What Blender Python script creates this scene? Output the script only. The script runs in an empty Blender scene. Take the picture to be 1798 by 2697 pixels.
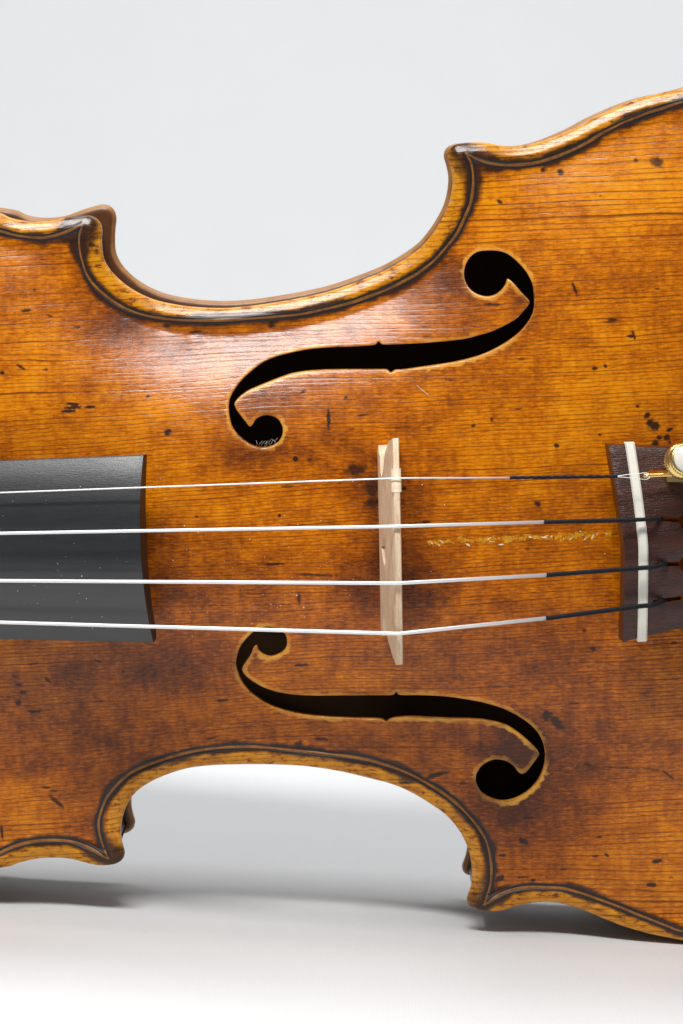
import bpy, bmesh, math, random
import numpy as np
from mathutils import Vector, Matrix
from mathutils.geometry import delaunay_2d_cdt

# ================================================================ camera, world, lights, exposure
scene = bpy.context.scene
MM = 0.001
CAM_H = 0.18294                       # height of the lens above the table, in metres
cam_data = bpy.data.cameras.new('camera')
cam = bpy.data.objects.new('camera', cam_data); scene.collection.objects.link(cam)
cam.matrix_world = (Matrix.Translation((0, -0.720, CAM_H)) @ Matrix.Rotation(math.radians(90-6.622), 4, 'X')
                    @ Matrix.Rotation(math.radians(3.0), 4, 'Z'))
cam_data.sensor_fit = 'VERTICAL'; cam_data.sensor_height = 36.0; cam_data.lens = 109.21
cam_data.clip_start = .01; cam_data.clip_end = 50
cam_data.dof.use_dof = True; cam_data.dof.focus_distance = 0.707; cam_data.dof.aperture_fstop = 45
scene.camera = cam

world = bpy.data.worlds.new('World'); scene.world = world; world.use_nodes = True
bg = world.node_tree.nodes['Background']
bg.inputs['Color'].default_value = (.93, .96, 1, 1); bg.inputs['Strength'].default_value = .16

def area_light(name, loc, target, size, size_y, power, color):
    d = bpy.data.lights.new(name, 'AREA'); d.shape = 'RECTANGLE'; d.size = size; d.size_y = size_y
    d.energy = power; d.color = color
    o = bpy.data.objects.new(name, d); scene.collection.objects.link(o); o.location = loc
    o.rotation_euler = (Vector(target)-Vector(loc)).to_track_quat('-Z', 'Y').to_euler()
    return o
area_light('softbox_key', (-0.17, -0.56, 0.90), (0, 0.0, .14), 0.46, 0.15, 10.4, (1, .99, .975))
area_light('softbox_overhead', (0.05, 0.24, 1.25), (0.05, 0.20, .0), 1.2, 0.62, 9.6, (.985, .99, 1))
area_light('added_backdrop_light', (0.0, 0.40, 1.15), (0, 1.02, .38), 1.3, 0.30, 2.75, (.985, .99, 1))  # added lamp, only there to brighten the wall behind the violin

vs = scene.view_settings
vs.view_transform = 'Standard'; vs.look = 'None'; vs.gamma = 1; vs.exposure = 0.0
vs.use_curve_mapping = False
scene.render.engine = 'CYCLES'
scene.cycles.use_denoising = True
scene.cycles.max_bounces = 8

from mathutils.kdtree import KDTree
rng = np.random.default_rng(7); random.seed(7)
COL = scene.collection

# ================================================================ measured shape of the instrument (mm)
OUTLINE = np.array([[-97.94,-75.68],[-95.85,-75.41],[-93.37,-74.6],[-89.19,-73.87],[-84.77,-73.8],[-81.29,-74.23],[-78.63,-74.99],[-75.89,-75.85],[-73.21,-76.16],[-70.58,-75.91],[-68.91,-74.89],[-68.28,-73.36],[-68.63,-71.42],[-68.96,-69.29],[-68.84,-67.2],[-68.24,-64.39],[-67.01,-61.61],[-64.98,-58.97],[-61.81,-56.83],[-57.23,-54.94],[-52.05,-53.63],[-46.83,-53.23],[-42.8,-53.23],[-37.43,-53.39],[-30.82,-53.78],[-24.67,-54.42],[-16.6,-55.97],[-9.44,-58.03],[-4.4,-59.62],[-0.19,-61.64],[3.99,-64.38],[8.06,-67.58],[10.53,-70.62],[12.2,-73.71],[13.16,-76.41],[13.64,-79.82],[13.68,-83.31],[13.03,-85.94],[12.22,-88.11],[12.52,-89.59],[14.45,-90.69],[17.48,-91.38],[20.45,-91.33],[22.63,-90.69],[25.63,-90],[29.06,-89.69],[32.74,-89.86],[35.68,-90.55],[40.11,-92.22],[44.79,-94.54],[49.21,-96.49],[54.72,-98.4],[60.25,-99.85],[62.75,-100.42],[74,-102.4],[90,-103.9],[110,-101.8],[130,-92.5],[146,-74],[156,-48],[160,-20],[160,20],[156,48],[146,74],[130,92.5],[110,101.8],[90,103.9],[69.58,99.93],[63.01,98.85],[58.34,97.68],[53.22,95.85],[49.23,94.21],[45.32,92.32],[41.33,90.77],[37.43,89.47],[33.47,88.7],[29.97,88.61],[26.93,89.01],[24.59,89.64],[21.11,89.89],[17.6,89.71],[16.27,89.16],[15.44,88.16],[15.21,86.78],[15.65,84.84],[16.06,82.13],[15.75,79],[14.62,75.22],[12.54,71.56],[10.49,68.86],[8.37,66.6],[5.2,64.38],[0.07,61.64],[-3.33,60.31],[-8.5,58.62],[-13.58,57.18],[-20.42,55.92],[-28.83,54.91],[-32.9,54.57],[-37.31,54.42],[-41.27,54.6],[-46.34,55.19],[-51.31,56.21],[-54.6,57.25],[-58.54,59.28],[-61.17,61.24],[-63.09,63.17],[-64.64,65.26],[-65.5,67.32],[-65.72,69.7],[-65.67,72.06],[-65.48,73.89],[-65.84,75.39],[-66.91,76.66],[-68.46,77.26],[-70.83,77.28],[-74.09,77],[-77.11,76.53],[-80.45,76.51],[-83.86,76.84],[-86.8,77.68],[-88.76,78.73],[-103,81],[-120,83.2],[-138,83],[-155,77.5],[-172,66],[-185,49],[-193,28],[-196,8],[-196,-8],[-193,-28],[-185,-49],[-172,-66],[-155,-77],[-138,-81.7],[-120,-81.2],[-107,-78.5]])
F_TREBLE = np.array([[27.6,58.36],[27.05,57.09],[25.76,55.59],[24.16,54.74],[22.5,54.55],[20.88,55],[19.37,55.92],[18.16,57.6],[17.67,59.86],[18.17,62],[19.35,63.73],[20.96,64.75],[23.23,65.01],[25.64,64.83],[27.6,64.18],[29.51,62.69],[31.15,60.84],[32.35,59.04],[33.15,57.02],[33.42,54.81],[33.36,52.41],[32.94,50.45],[31.61,48.22],[29.69,46.2],[27.43,44.53],[24.23,42.8],[21.08,41.52],[17.49,40.59],[13.67,39.92],[9.03,39.41],[2.3,38.77],[0.64,38.71],[-0.22,38.14],[-0.93,38.85],[-2.84,39.01],[-7.72,39.22],[-14.37,39.42],[-19.46,39.32],[-23.47,38.81],[-27.19,37.69],[-30.61,36.52],[-33.31,35.5],[-35.37,34.15],[-36.52,32.76],[-36.14,31.64],[-35.21,30.23],[-33.92,28.48],[-33.13,27.51],[-32.59,27.82],[-31.9,28.86],[-30.86,29.62],[-29.54,29.93],[-28.19,29.75],[-26.86,29.13],[-25.95,27.96],[-25.57,26.49],[-25.9,25.02],[-26.76,23.73],[-28.3,22.86],[-30.15,22.6],[-32,22.86],[-33.46,23.56],[-35.06,24.78],[-36.35,26.12],[-37.31,27.8],[-37.72,29.61],[-37.88,31.25],[-37.77,32.9],[-37.43,34.16],[-36.59,35.65],[-34.59,38.02],[-31.8,40.3],[-28.39,42.27],[-23.6,43.53],[-18.91,44.24],[-14.15,44.47],[-9.15,44.45],[-4.06,44.59],[-3.35,44.74],[-2.71,45.4],[-2.04,44.73],[-1.43,44.62],[4.24,44.58],[9.3,44.7],[13.93,44.96],[17.3,45.26],[20.4,45.92],[23.3,46.66],[26.27,47.86],[28.77,49.11],[30.39,50.55],[32.28,52.84],[32.06,53.45],[30.63,55.14],[29.19,56.97],[28.34,57.9]])
F_BASS = np.array([[-34.14,-23.21],[-33.69,-24.54],[-32.74,-25.61],[-30.93,-26.26],[-28.87,-25.6],[-27.43,-24.26],[-26.99,-22.7],[-27.25,-20.93],[-28.06,-19.79],[-30.2,-18.86],[-32.52,-18.85],[-34.23,-19.51],[-36.03,-21.04],[-37.64,-22.91],[-38.6,-25.01],[-39.15,-27.48],[-38.9,-29.67],[-38.05,-32.29],[-36.52,-34.58],[-34.27,-36.73],[-31.68,-38.52],[-28.34,-39.95],[-24.32,-41.12],[-19.29,-41.91],[-14.2,-42.37],[-9.11,-42.7],[-6.01,-42.98],[-4.88,-43.59],[-3.88,-42.93],[0.56,-42.53],[4.79,-42.81],[10.33,-43.21],[16.84,-43.54],[20.16,-44.19],[22.94,-45.16],[25.69,-47.15],[27.84,-49.18],[30.05,-51.68],[30.3,-52.34],[29.39,-53.74],[28.11,-55.52],[27.11,-56.74],[26.22,-57.17],[25.44,-56.72],[24.33,-55.18],[22.7,-53.92],[20.42,-53.41],[18.2,-54.07],[16.48,-55.58],[15.44,-57.91],[15.65,-60.1],[16.82,-62.23],[18.73,-63.61],[21.26,-64.35],[24.1,-63.9],[26.7,-62.47],[29.22,-60.1],[30.69,-57.65],[31.46,-55.3],[31.71,-52.29],[31.33,-49.88],[30.43,-47.46],[28.53,-45.01],[25.82,-42.84],[22.19,-40.77],[17.5,-39.13],[13.32,-38.17],[9.12,-37.44],[3.56,-36.95],[-1.25,-36.76],[-1.86,-36.6],[-2.3,-35.82],[-2.92,-36.61],[-6.27,-36.66],[-8.83,-36.62],[-15.64,-36.44],[-22.36,-36.19],[-27.11,-35.6],[-30.77,-34.66],[-33.7,-33.27],[-36.31,-31.27],[-37.54,-29.73],[-37.73,-28.68],[-36.71,-27.07],[-35.6,-25.48],[-34.82,-23.74]])
PURFLING = {
 'upper_treble': np.array([[-89.1,74.62],[-85.81,73.59],[-82.42,72.99],[-79.09,72.66],[-75.72,73.12],[-72.94,74.04],[-69.69,75.46]]),
 'waist_treble': np.array([[-69.69,75.46],[-70.73,72.62],[-70.88,69.91],[-70.51,67.17],[-69.78,64.51],[-68.26,61.71],[-65.68,58.87],[-63.15,56.81],[-59.9,54.9],[-56.53,53.68],[-51.56,52.57],[-46.56,51.99],[-37.48,51.74],[-32.45,51.77],[-27.33,51.89],[-20.61,52.28],[-13.78,53.28],[-8.7,54.37],[-3.52,55.89],[1.58,57.76],[6.7,60.25],[10.24,62.63],[13.72,65.97],[16.13,68.75],[18.02,71.9],[19.95,76.09],[20.72,79.98],[20.7,83.47],[20.18,85.76],[19.21,87.63]]),
 'lower_treble': np.array([[19.21,87.63],[21.77,86.12],[24.44,85.04],[27.57,84.46],[31.41,84.28],[35.36,84.53],[39.25,85.48],[43.25,86.86],[47.16,88.59],[51.18,90.75],[55.08,92.47],[61.01,94.54],[66.92,96.17],[69.56,96.83]]),
 'upper_bass': np.array([[-97.8,-71.66],[-94.29,-70.26],[-90.73,-69.41],[-86.66,-69.14],[-83.16,-69.3],[-79.78,-70.0],[-76.44,-71.53],[-72.09,-74.29]]),
 'waist_bass': np.array([[-72.09,-74.29],[-73.56,-70.01],[-74.04,-65.68],[-73.15,-62.61],[-71.63,-59.48],[-69.42,-56.84],[-66.5,-54.33],[-62.99,-52.57],[-58.79,-51.22],[-53.42,-49.82],[-47.1,-48.93],[-40.18,-48.7],[-33.4,-49.19],[-26.55,-50.23],[-19.79,-51.35],[-12.94,-52.49],[-7.02,-54.12],[-2.79,-55.77],[1.42,-57.88],[5.52,-60.53],[9.69,-63.73],[12.69,-66.88],[15.0,-69.73],[17.09,-73.39],[18.01,-77.19],[18.27,-81.79],[17.67,-85.53],[16.06,-89.59]]),
 'lower_bass': np.array([[16.06,-89.59],[19.85,-87.19],[23.67,-85.98],[27.38,-85.6],[31.06,-85.76],[34.82,-86.21],[38.47,-87.29],[42.1,-88.75],[47.59,-91.11],[53.08,-93.66],[58.57,-96.12],[62.92,-97.88]]),
}
MARKS = np.array([[-83.59,56.24,1.23,0.35,7.25,0.8],[-78.35,54.84,0.79,0.26,-17.75,0.7],[-81.48,60.79,0.35,0.26,0,0.6],[-71.95,51.82,0.53,0.26,0,0.8],[-85,43.48,1.06,0.26,-32.75,0.8],[-79.39,42.6,0.53,0.26,0,0.7],[-89.47,42.41,0.44,0.26,0,0.9],[-73.65,34.59,1.41,0.26,-7.75,1],[-73.32,33.8,1.76,0.26,2.25,1],[-74.66,33.01,1.58,0.26,0.25,1],[-69.68,33.7,1.23,0.22,0,1],[-56.33,35.33,0.44,0.26,0,0.9],[-51.61,50.85,0.79,0.35,0,0.8],[-44.91,49.21,1.76,0.26,0,0.8],[-79.18,70.66,1.06,0.44,0,0.5],[-68.06,70.5,0.7,0.44,0,0.8],[-51.98,27.19,0.7,0.53,17.25,1],[-15.01,28.6,0.35,2.29,0,0.9],[-20.6,34.78,0.62,0.26,27.25,0.9],[-22.98,19.81,0.44,0.44,0,1],[-19.86,19.5,0.44,0.35,0,0.7],[-27.22,50.32,0.88,0.88,0,0.8],[18.08,25.6,0.44,0.35,0,0.8],[22.3,26.79,0.26,0.53,0,0.7],[36.75,20.2,0.44,0.35,0,1],[28.39,28.94,0.88,0.18,0,0.7],[12.96,36.18,0.97,0.26,-12.75,0.7],[29.81,40.13,0.88,0.26,0,0.6],[-7.06,29.04,1.14,0.26,2.25,0.7],[-10.89,32.94,0.35,0.35,0,0.8],[1.63,12.01,0.53,0.35,0,0.9],[32.01,7.06,0.7,0.53,-42.75,0.8],[29.34,-3.05,0.53,0.26,0,0.6],[-9.27,16.81,2.29,1.23,0,0.75],[-5.64,12.68,1.58,2.29,0,0.7],[-5.79,9.4,1.76,1.14,0,0.75],[6.14,4.08,0.88,0.35,0,0.8],[50.91,48.17,0.97,0.22,0,0.8],[50.11,47.69,1.23,0.13,0,0.7],[55.05,44.28,0.97,0.26,0,0.9],[55.43,45.04,0.53,0.26,-52.75,0.8],[55.81,43.82,0.18,0.44,0,0.8],[46.31,37.36,0.53,0.26,0,0.9],[48.75,37.77,0.31,0.31,0,0.9],[43.43,35.16,0.97,0.13,0,0.6],[55.69,28.3,0.44,0.26,0,0.8],[57.76,26.05,0.62,0.62,0,1],[58.39,24.46,0.7,0.62,-42.75,1],[59.57,23.62,0.97,0.79,0,1],[58.8,24.01,1.76,1.41,-42.75,0.45],[60.33,20.99,0.53,0.44,0,1],[62.07,20.9,0.62,0.53,0,1],[59.41,19.73,0.7,0.7,0,1],[62.83,22.6,0.7,0.26,17.25,0.9],[62.71,19.75,0.26,0.26,0,0.8],[46.82,22.24,0.35,0.13,0,0.9],[62.9,83.34,1.41,0.97,-22.75,0.75],[58.26,83.99,0.44,0.44,0,0.7],[40.98,82.09,0.62,0.62,0,0.9],[37.03,82.88,0.7,0.53,0,0.8],[26.56,76.06,0.62,0.35,-32.75,0.8],[23.79,52.66,1.94,0.35,-5.75,0.7],[42.64,55.68,0.26,1.58,17.25,0.8],[49.75,76.24,0.35,0.35,0,0.5],[61.47,54.75,0.7,0.18,0,0.7],[27.35,81.59,2.2,0.26,0,0.5],[43.44,-27.23,0.79,0.44,-12.75,0.95],[41.56,-22.74,0.35,0.26,0,0.7],[62.11,-26.7,0.53,0.35,0,0.7],[38.52,-40.04,1.06,0.18,0,0.7],[32.4,-42.77,1.23,1.23,-42.75,0.8],[34.37,-44.6,2.29,0.97,-44.75,0.85],[41.58,-55.3,1.32,0.35,-22.75,0.6],[48.6,-56.2,5.28,0.16,-4.75,0.6],[56.08,-56.87,2.2,0.26,-7.75,0.6],[60.2,-58.54,2.2,0.18,-40.75,0.7],[27.34,-68.23,1.76,0.26,2.25,0.8],[25.93,-74.17,0.97,0.53,-27.75,1],[43.78,-73.45,0.62,0.22,0,0.8],[42.81,-78.29,0.62,0.22,7.25,0.8],[45.48,-78.06,0.62,0.26,-42.75,0.8],[57.44,-79.96,1.14,0.44,5.25,1],[55.96,-86.07,0.97,0.44,-5.75,1],[60.42,-84.24,0.53,0.18,0,0.7],[35.19,-81.54,0.62,0.18,0,0.7],[25.66,-83.26,1.41,0.26,0,0.7],[28.05,-84.08,0.44,0.35,0,0.8],[21.02,-77.68,0.7,0.26,0,0.8],[20.19,-83.36,1.14,0.53,32.25,0.9],[-70.84,-25.2,0.88,0.26,-27.75,0.8],[-82.9,-29.02,0.88,0.26,-47.75,0.8],[-89.49,-29.88,0.62,0.26,0,0.8],[-88.85,-31.86,0.7,0.35,-17.75,0.9],[-90.02,-34.3,0.7,0.7,0,0.8],[-86.51,-36.64,1.58,0.26,0,0.9],[-90.39,-27.9,0.62,0.26,-22.75,0.7],[-65.34,-28.01,0.35,0.26,0,0.6],[-60.48,-47.08,0.44,0.26,0,0.6],[-77.6,-42.6,0.79,0.26,0,0.6],[-83.43,-59.5,2.11,0.44,-47.75,0.85],[-85.32,-55.78,1.06,0.22,-7.75,0.8],[-83.73,-56.77,0.79,0.18,-7.75,0.7],[-81.21,-66.13,1.23,0.44,0,0.5],[-42.86,-36.51,1.41,0.35,2.25,0.8],[-85.94,-25,1.23,0.18,0,0.6],[-96.82,-66.67,0.18,1.94,0,0.9],[-71.25,-35.01,1.23,0.13,0,0.6],[-46.43,-46.26,1.23,0.18,5.25,0.7],[-81.36,-39.3,0.44,1.23,0,0.4],[-23.97,-28.45,1.67,0.26,0,0.9],[-20.32,-47.72,1.76,0.26,-4.75,0.8],[-25.84,-48.76,1.23,0.62,27.25,0.8],[-9.93,-45.16,0.88,0.26,0,0.5],[6.52,-57.4,2.46,0.53,17.25,0.9],[-0.97,-59.12,1.94,0.35,2.25,0.9],[20.95,-35.43,0.79,0.13,0,0.7],[12.65,-59.66,0.97,0.26,0,0.7],[-29.15,-3.97,2.46,0.18,0,0.9],[-19.27,-6.99,5.1,0.26,-4.75,0.7],[-23.72,-12.16,0.35,1.58,0,0.7],[-27.21,7.16,0.35,0.35,0,0.9],[-46.17,7.76,0.26,0.18,0,0.7],[-25.25,13.73,1.23,0.26,0,0.6]])
TONES = np.array([[-5.41,12.07,4.4,7.04,0.4],[-2.25,-4.66,7.04,9.68,0.35],[4.4,-12.08,6.16,6.16,0.4],[-8.66,-11.49,7.04,6.16,0.4],[4.53,10.76,4.4,5.28,0.3],[-31,35.4,5.28,4.4,0.35],[-35,21.97,7.92,5.28,0.4],[-77.91,-47.29,17.6,7.92,0.3],[-56.01,-26.73,14.96,5.28,0.5],[-78.18,-29.26,5.28,5.28,0.25],[-62.02,53.13,9.68,3.96,0.6],[-67.75,62.15,3.52,7.04,0.35],[13.86,58.44,7.04,5.28,0.6],[30.07,53.53,4.4,5.28,0.35],[2.12,-48.44,26.4,3.52,0.25],[29.99,-61.16,11.44,10.56,0.35],[25,-50.15,5.28,5.28,0.55],[21.07,-64.98,6.16,7.04,0.4],[37.44,-44.43,17.6,13.2,0.25],[-74.82,-63.94,7.04,7.04,0.4],[-43.52,-9.91,14.08,5.28,0.25],[-55.32,-2.26,5.28,8.8,0.3],[-41.19,46.89,17.6,2.2,0.3],[33.59,-25.97,22,10.56,0.15],[-14.05,22.76,3.52,4.4,0.2],[55.62,77.44,22,10.56,-0.5],[-81.36,40.47,13.2,13.2,-0.35],[44.51,30.55,14.08,13.2,-0.35],[-47.69,10.51,13.2,5.28,-0.25],[57.16,-73.38,13.2,13.2,-0.25],[-89.85,-62.86,8.8,7.04,-0.25],[21.48,20.37,10.56,5.28,-0.3],[23.31,73.68,5.28,7.04,-0.3],[-55.61,30.61,10.56,5.28,-0.3],[-42.46,-46.96,36.96,10.56,0.16],[32.47,-67.9,29.04,17.6,0.2],[-67.75,-30.78,26.4,8.8,0.12],[16.13,-25.23,36.96,7.92,0.16]])  # varnish blotches, plus lower-half shade and an outer-wing reflection painted in
# ---------------------------------------------------------------- geometry helpers (all in millimetres, violin axes)
# u: along the body towards the tailpiece, v: across the body, w: out of the front
def spline(pts, step, closed=False):
    """centripetal Catmull-Rom through pts, resampled every `step` mm"""
    p = np.asarray(pts, float); n = len(p); out = []
    if closed:
        P = np.vstack([p[-1], p, p[0], p[1]]); segs = n
    else:
        P = np.vstack([2*p[0]-p[1], p, 2*p[-1]-p[-2]]); segs = n-1
    for i in range(segs):
        a, b, c, d = P[i], P[i+1], P[i+2], P[i+3]
        t1 = max(np.linalg.norm(b-a), 1e-6)**.5; t2 = t1+max(np.linalg.norm(c-b), 1e-6)**.5
        t3 = t2+max(np.linalg.norm(d-c), 1e-6)**.5
        k = max(2, int(np.linalg.norm(c-b)/step*4)+1)
        t = np.linspace(t1, t2, k, endpoint=False)[:, None]
        A1 = (t1-t)/t1*a+t/t1*b; A2 = (t2-t)/(t2-t1)*b+(t-t1)/(t2-t1)*c; A3 = (t3-t)/(t3-t2)*c+(t-t2)/(t3-t2)*d
        B1 = (t2-t)/t2*A1+t/t2*A2; B2 = (t3-t)/(t3-t1)*A2+(t-t1)/(t3-t1)*A3
        out.append((t2-t)/(t2-t1)*B1+(t-t1)/(t2-t1)*B2)
    out = np.vstack(out+([] if closed else [p[-1:]]))
    return resample(out, step, closed)

def resample(q, step, closed=False):
    if closed: q = np.vstack([q, q[:1]])
    s = np.r_[0, np.cumsum(np.linalg.norm(np.diff(q, axis=0), axis=1))]
    m = max(2, int(round(s[-1]/step)))
    t = np.linspace(0, s[-1], m+1)
    r = np.stack([np.interp(t, s, q[:, k]) for k in range(q.shape[1])], 1)
    return r[:-1] if closed else r

def nearest(P, Q, chunk=4000):
    """distance from every point of P to the closest point of Q, and its index"""
    d = np.empty(len(P)); ix = np.empty(len(P), int); q2 = (Q**2).sum(1)
    for i in range(0, len(P), chunk):
        A = P[i:i+chunk]; D2 = (A**2).sum(1)[:, None]+q2-2*A@Q.T
        j = D2.argmin(1); ix[i:i+chunk] = j
        d[i:i+chunk] = np.sqrt(np.maximum(D2[np.arange(len(A)), j], 0))
    return d, ix

def inside(P, poly):
    x, y = P[:, 0], P[:, 1]; r = np.zeros(len(P), bool)
    a = poly; b = np.roll(poly, -1, 0)
    for (x0, y0), (x1, y1) in zip(a, b):
        if y0 == y1: continue
        r ^= ((y0 > y) != (y1 > y)) & (x < (x1-x0)*(y-y0)/(y1-y0)+x0)
    return r

def inset(poly, d):
    """closed polygon (counter-clockwise) moved inwards by d"""
    t = np.roll(poly, -1, 0)-np.roll(poly, 1, 0); t /= np.linalg.norm(t, axis=1)[:, None]
    return poly+np.stack([-t[:, 1], t[:, 0]], 1)*d

class Arch:
    """carved arching: a membrane blown up over the area inside the edge channel"""
    def __init__(s, outline, top=15.2, power=1.06, rim=5.2):
        s.h = 2.0; s.u0, s.v0 = -210., -116.
        nu, nv = 194, 117
        U, V = np.meshgrid(s.u0+s.h*np.arange(nu), s.v0+s.h*np.arange(nv), indexing='ij')
        P = np.stack([U.ravel(), V.ravel()], 1)
        dense = resample(outline, .8, True)
        d = nearest(P, dense)[0]; ins = inside(P, outline)
        m = (ins & (d > rim)).reshape(nu, nv)
        f = np.zeros((nu, nv))
        for k in range(2600):
            g = np.zeros_like(f)
            g[1:-1, 1:-1] = .25*(f[2:, 1:-1]+f[:-2, 1:-1]+f[1:-1, 2:]+f[1:-1, :-2])+1
            f = np.where(m, f+1.0*(g-f), 0)
        ref = f.max(1); w = np.hanning(31); w /= w.sum()
        ref = np.convolve(np.pad(ref, 15, 'edge'), w, 'valid'); ref = np.maximum(ref, ref.max()*.12)
        x = np.clip(f/ref[:, None], 0, 1.15)
        uu = s.u0+s.h*np.arange(nu)
        H = top*np.clip(1-np.abs((uu+14)/215)**2.4, 0, 1)
        z = H[:, None]*(x**power)
        for k in range(3):
            z[1:-1, 1:-1] = .5*z[1:-1, 1:-1]+.125*(z[2:, 1:-1]+z[:-2, 1:-1]+z[1:-1, 2:]+z[1:-1, :-2])
        s.z = z
    def __call__(s, u, v):
        x = np.clip((np.asarray(u, float)-s.u0)/s.h, 1, s.z.shape[0]-3); y = np.clip((np.asarray(v, float)-s.v0)/s.h, 1, s.z.shape[1]-3)
        i = x.astype(int); j = y.astype(int); fx = x-i; fy = y-j
        def wt(t): return (((-.5*t+1)*t-.5)*t, (1.5*t-2.5)*t*t+1, ((-1.5*t+2)*t+.5)*t, (.5*t-.5)*t*t)
        wx, wy = wt(fx), wt(fy); r = 0
        for a in range(4):
            for b in range(4): r = r+wx[a]*wy[b]*s.z[i+a-1, j+b-1]
        return np.maximum(r, 0)

EDGE_D = [0, .12, .35, .7, 1.2, 1.8, 2.5, 3.2, 4.0, 5.0, 6.5, 8.5]
EDGE_W = [-2.1, -1.55, -1.14, -.95, -.68, -.37, -.06, -.12, -.5, -.85, -1.1, -1.1]
def edge_profile(d): return np.interp(d, EDGE_D, EDGE_W)

# ================================================================ object helpers
def link(name, verts, faces, mat, parent=None, smooth=True, attrs=None, scale=MM):
    me = bpy.data.meshes.new(name)
    me.from_pydata([tuple(p) for p in np.asarray(verts, float)*scale], [], [tuple(int(i) for i in f) for f in faces])
    me.update()
    if smooth: me.polygons.foreach_set('use_smooth', [True]*len(me.polygons))
    for k, a in (attrs or {}).items():
        at = me.attributes.new(k, 'FLOAT', 'POINT'); at.data.foreach_set('value', np.asarray(a, np.float32))
    me.materials.append(mat)
    o = bpy.data.objects.new(name, me); COL.objects.link(o)
    if parent is not None: o.parent = parent
    return o

def sharpen(o, deg):
    o.data.set_sharp_from_angle(angle=math.radians(deg)); return o

def nearest(P, Q):
    t = KDTree(len(Q))
    for i, q in enumerate(Q.tolist()): t.insert((q[0], q[1], 0), i)
    t.balance(); f = t.find
    r = [f((p[0], p[1], 0)) for p in P.tolist()]
    return np.array([x[2] for x in r]), np.array([x[1] for x in r])

class Mesh:
    def __init__(s): s.v = []; s.f = []
    def add(s, v, f):
        n = len(s.v); s.v += [tuple(p) for p in v]; s.f += [tuple(i+n for i in q) for q in f]
    def grid(s, rings, closed=True, cap0=False, cap1=False):
        n = len(s.v); m = len(rings[0])
        for r in rings: s.v += [tuple(p) for p in r]
        for i in range(len(rings)-1):
            for j in range(m if closed else m-1):
                k = (j+1) % m
                s.f.append((n+i*m+j, n+i*m+k, n+(i+1)*m+k, n+(i+1)*m+j))
        if cap0: s.f.append(tuple(n+j for j in range(m))[::-1])
        if cap1: s.f.append(tuple(n+(len(rings)-1)*m+j for j in range(m)))

def frames(path):
    p = np.asarray(path, float); t = np.gradient(p, axis=0); t /= np.linalg.norm(t, axis=1)[:, None]
    up = np.array([0, 0, 1.]); res = []
    for q in t:
        a = np.cross(q, up)
        if np.linalg.norm(a) < 1e-3: a = np.cross(q, [0, 1., 0])
        a /= np.linalg.norm(a); res.append((a, np.cross(a, q)))
    return p, res

def tube(path, radius, sides=10, wind=None):
    """rings of a round wire along path; wind=(pitch, depth) adds a wrapped thread"""
    p, fr = frames(path); rings = []; s = 0
    for i in range(len(p)):
        if i: s += np.linalg.norm(p[i]-p[i-1])
        a, b = fr[i]; r = radius[i] if np.ndim(radius) else radius; ring = []
        for k in range(sides):
            th = 2*math.pi*k/sides; rr = r
            if wind: rr += wind[1]*math.cos(2*math.pi*s/wind[0]-th)
            ring.append(p[i]+rr*(math.cos(th)*a+math.sin(th)*b))
        rings.append(ring)
    m = Mesh(); m.grid(rings, True, True, True); return m

def triangulate(outer, holes, interior):
    """constrained triangulation of a sheet with holes; returns points, triangles, loops of vertex indices"""
    pts = [outer]+list(holes); V = np.vstack(pts+([interior] if len(interior) else [])); E = []; n = 0
    for q in pts:
        E += [(n+i, n+(i+1) % len(q)) for i in range(len(q))]; n += len(q)
    r = delaunay_2d_cdt([Vector(p) for p in V], E, [], 0, 1e-7, True)
    P = np.array([tuple(p) for p in r[0]]); F = np.array(r[2]); back = {}
    for i, orig in enumerate(r[3]):
        for k in orig: back[k] = i
    c = P[F].mean(1); ok = inside(c, outer)
    for h in holes: ok &= ~inside(c, h)
    F = F[ok]; loops = []; n = 0
    a, b, cc = P[F[:, 0]], P[F[:, 1]], P[F[:, 2]]
    sg = (b[:, 0]-a[:, 0])*(cc[:, 1]-a[:, 1])-(b[:, 1]-a[:, 1])*(cc[:, 0]-a[:, 0])
    F[sg < 0] = F[sg < 0][:, ::-1]
    for q in pts:
        loops.append([back[n+i] for i in range(len(q))]); n += len(q)
    used = np.unique(F); mp = -np.ones(len(P), int); mp[used] = np.arange(len(used))
    return P[used], mp[F], [[int(mp[i]) for i in L if mp[i] >= 0] for L in loops]

def grid_points(u0, u1, v0, v1, s):
    us = np.arange(u0, u1, s); vs_ = np.arange(v0, v1, s*.866); U, V = np.meshgrid(us, vs_)
    U = U+(np.arange(len(vs_)) % 2)[:, None]*s*.5
    P = np.stack([U.ravel(), V.ravel()], 1)
    return P+rng.uniform(-.12*s, .12*s, P.shape)

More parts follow.
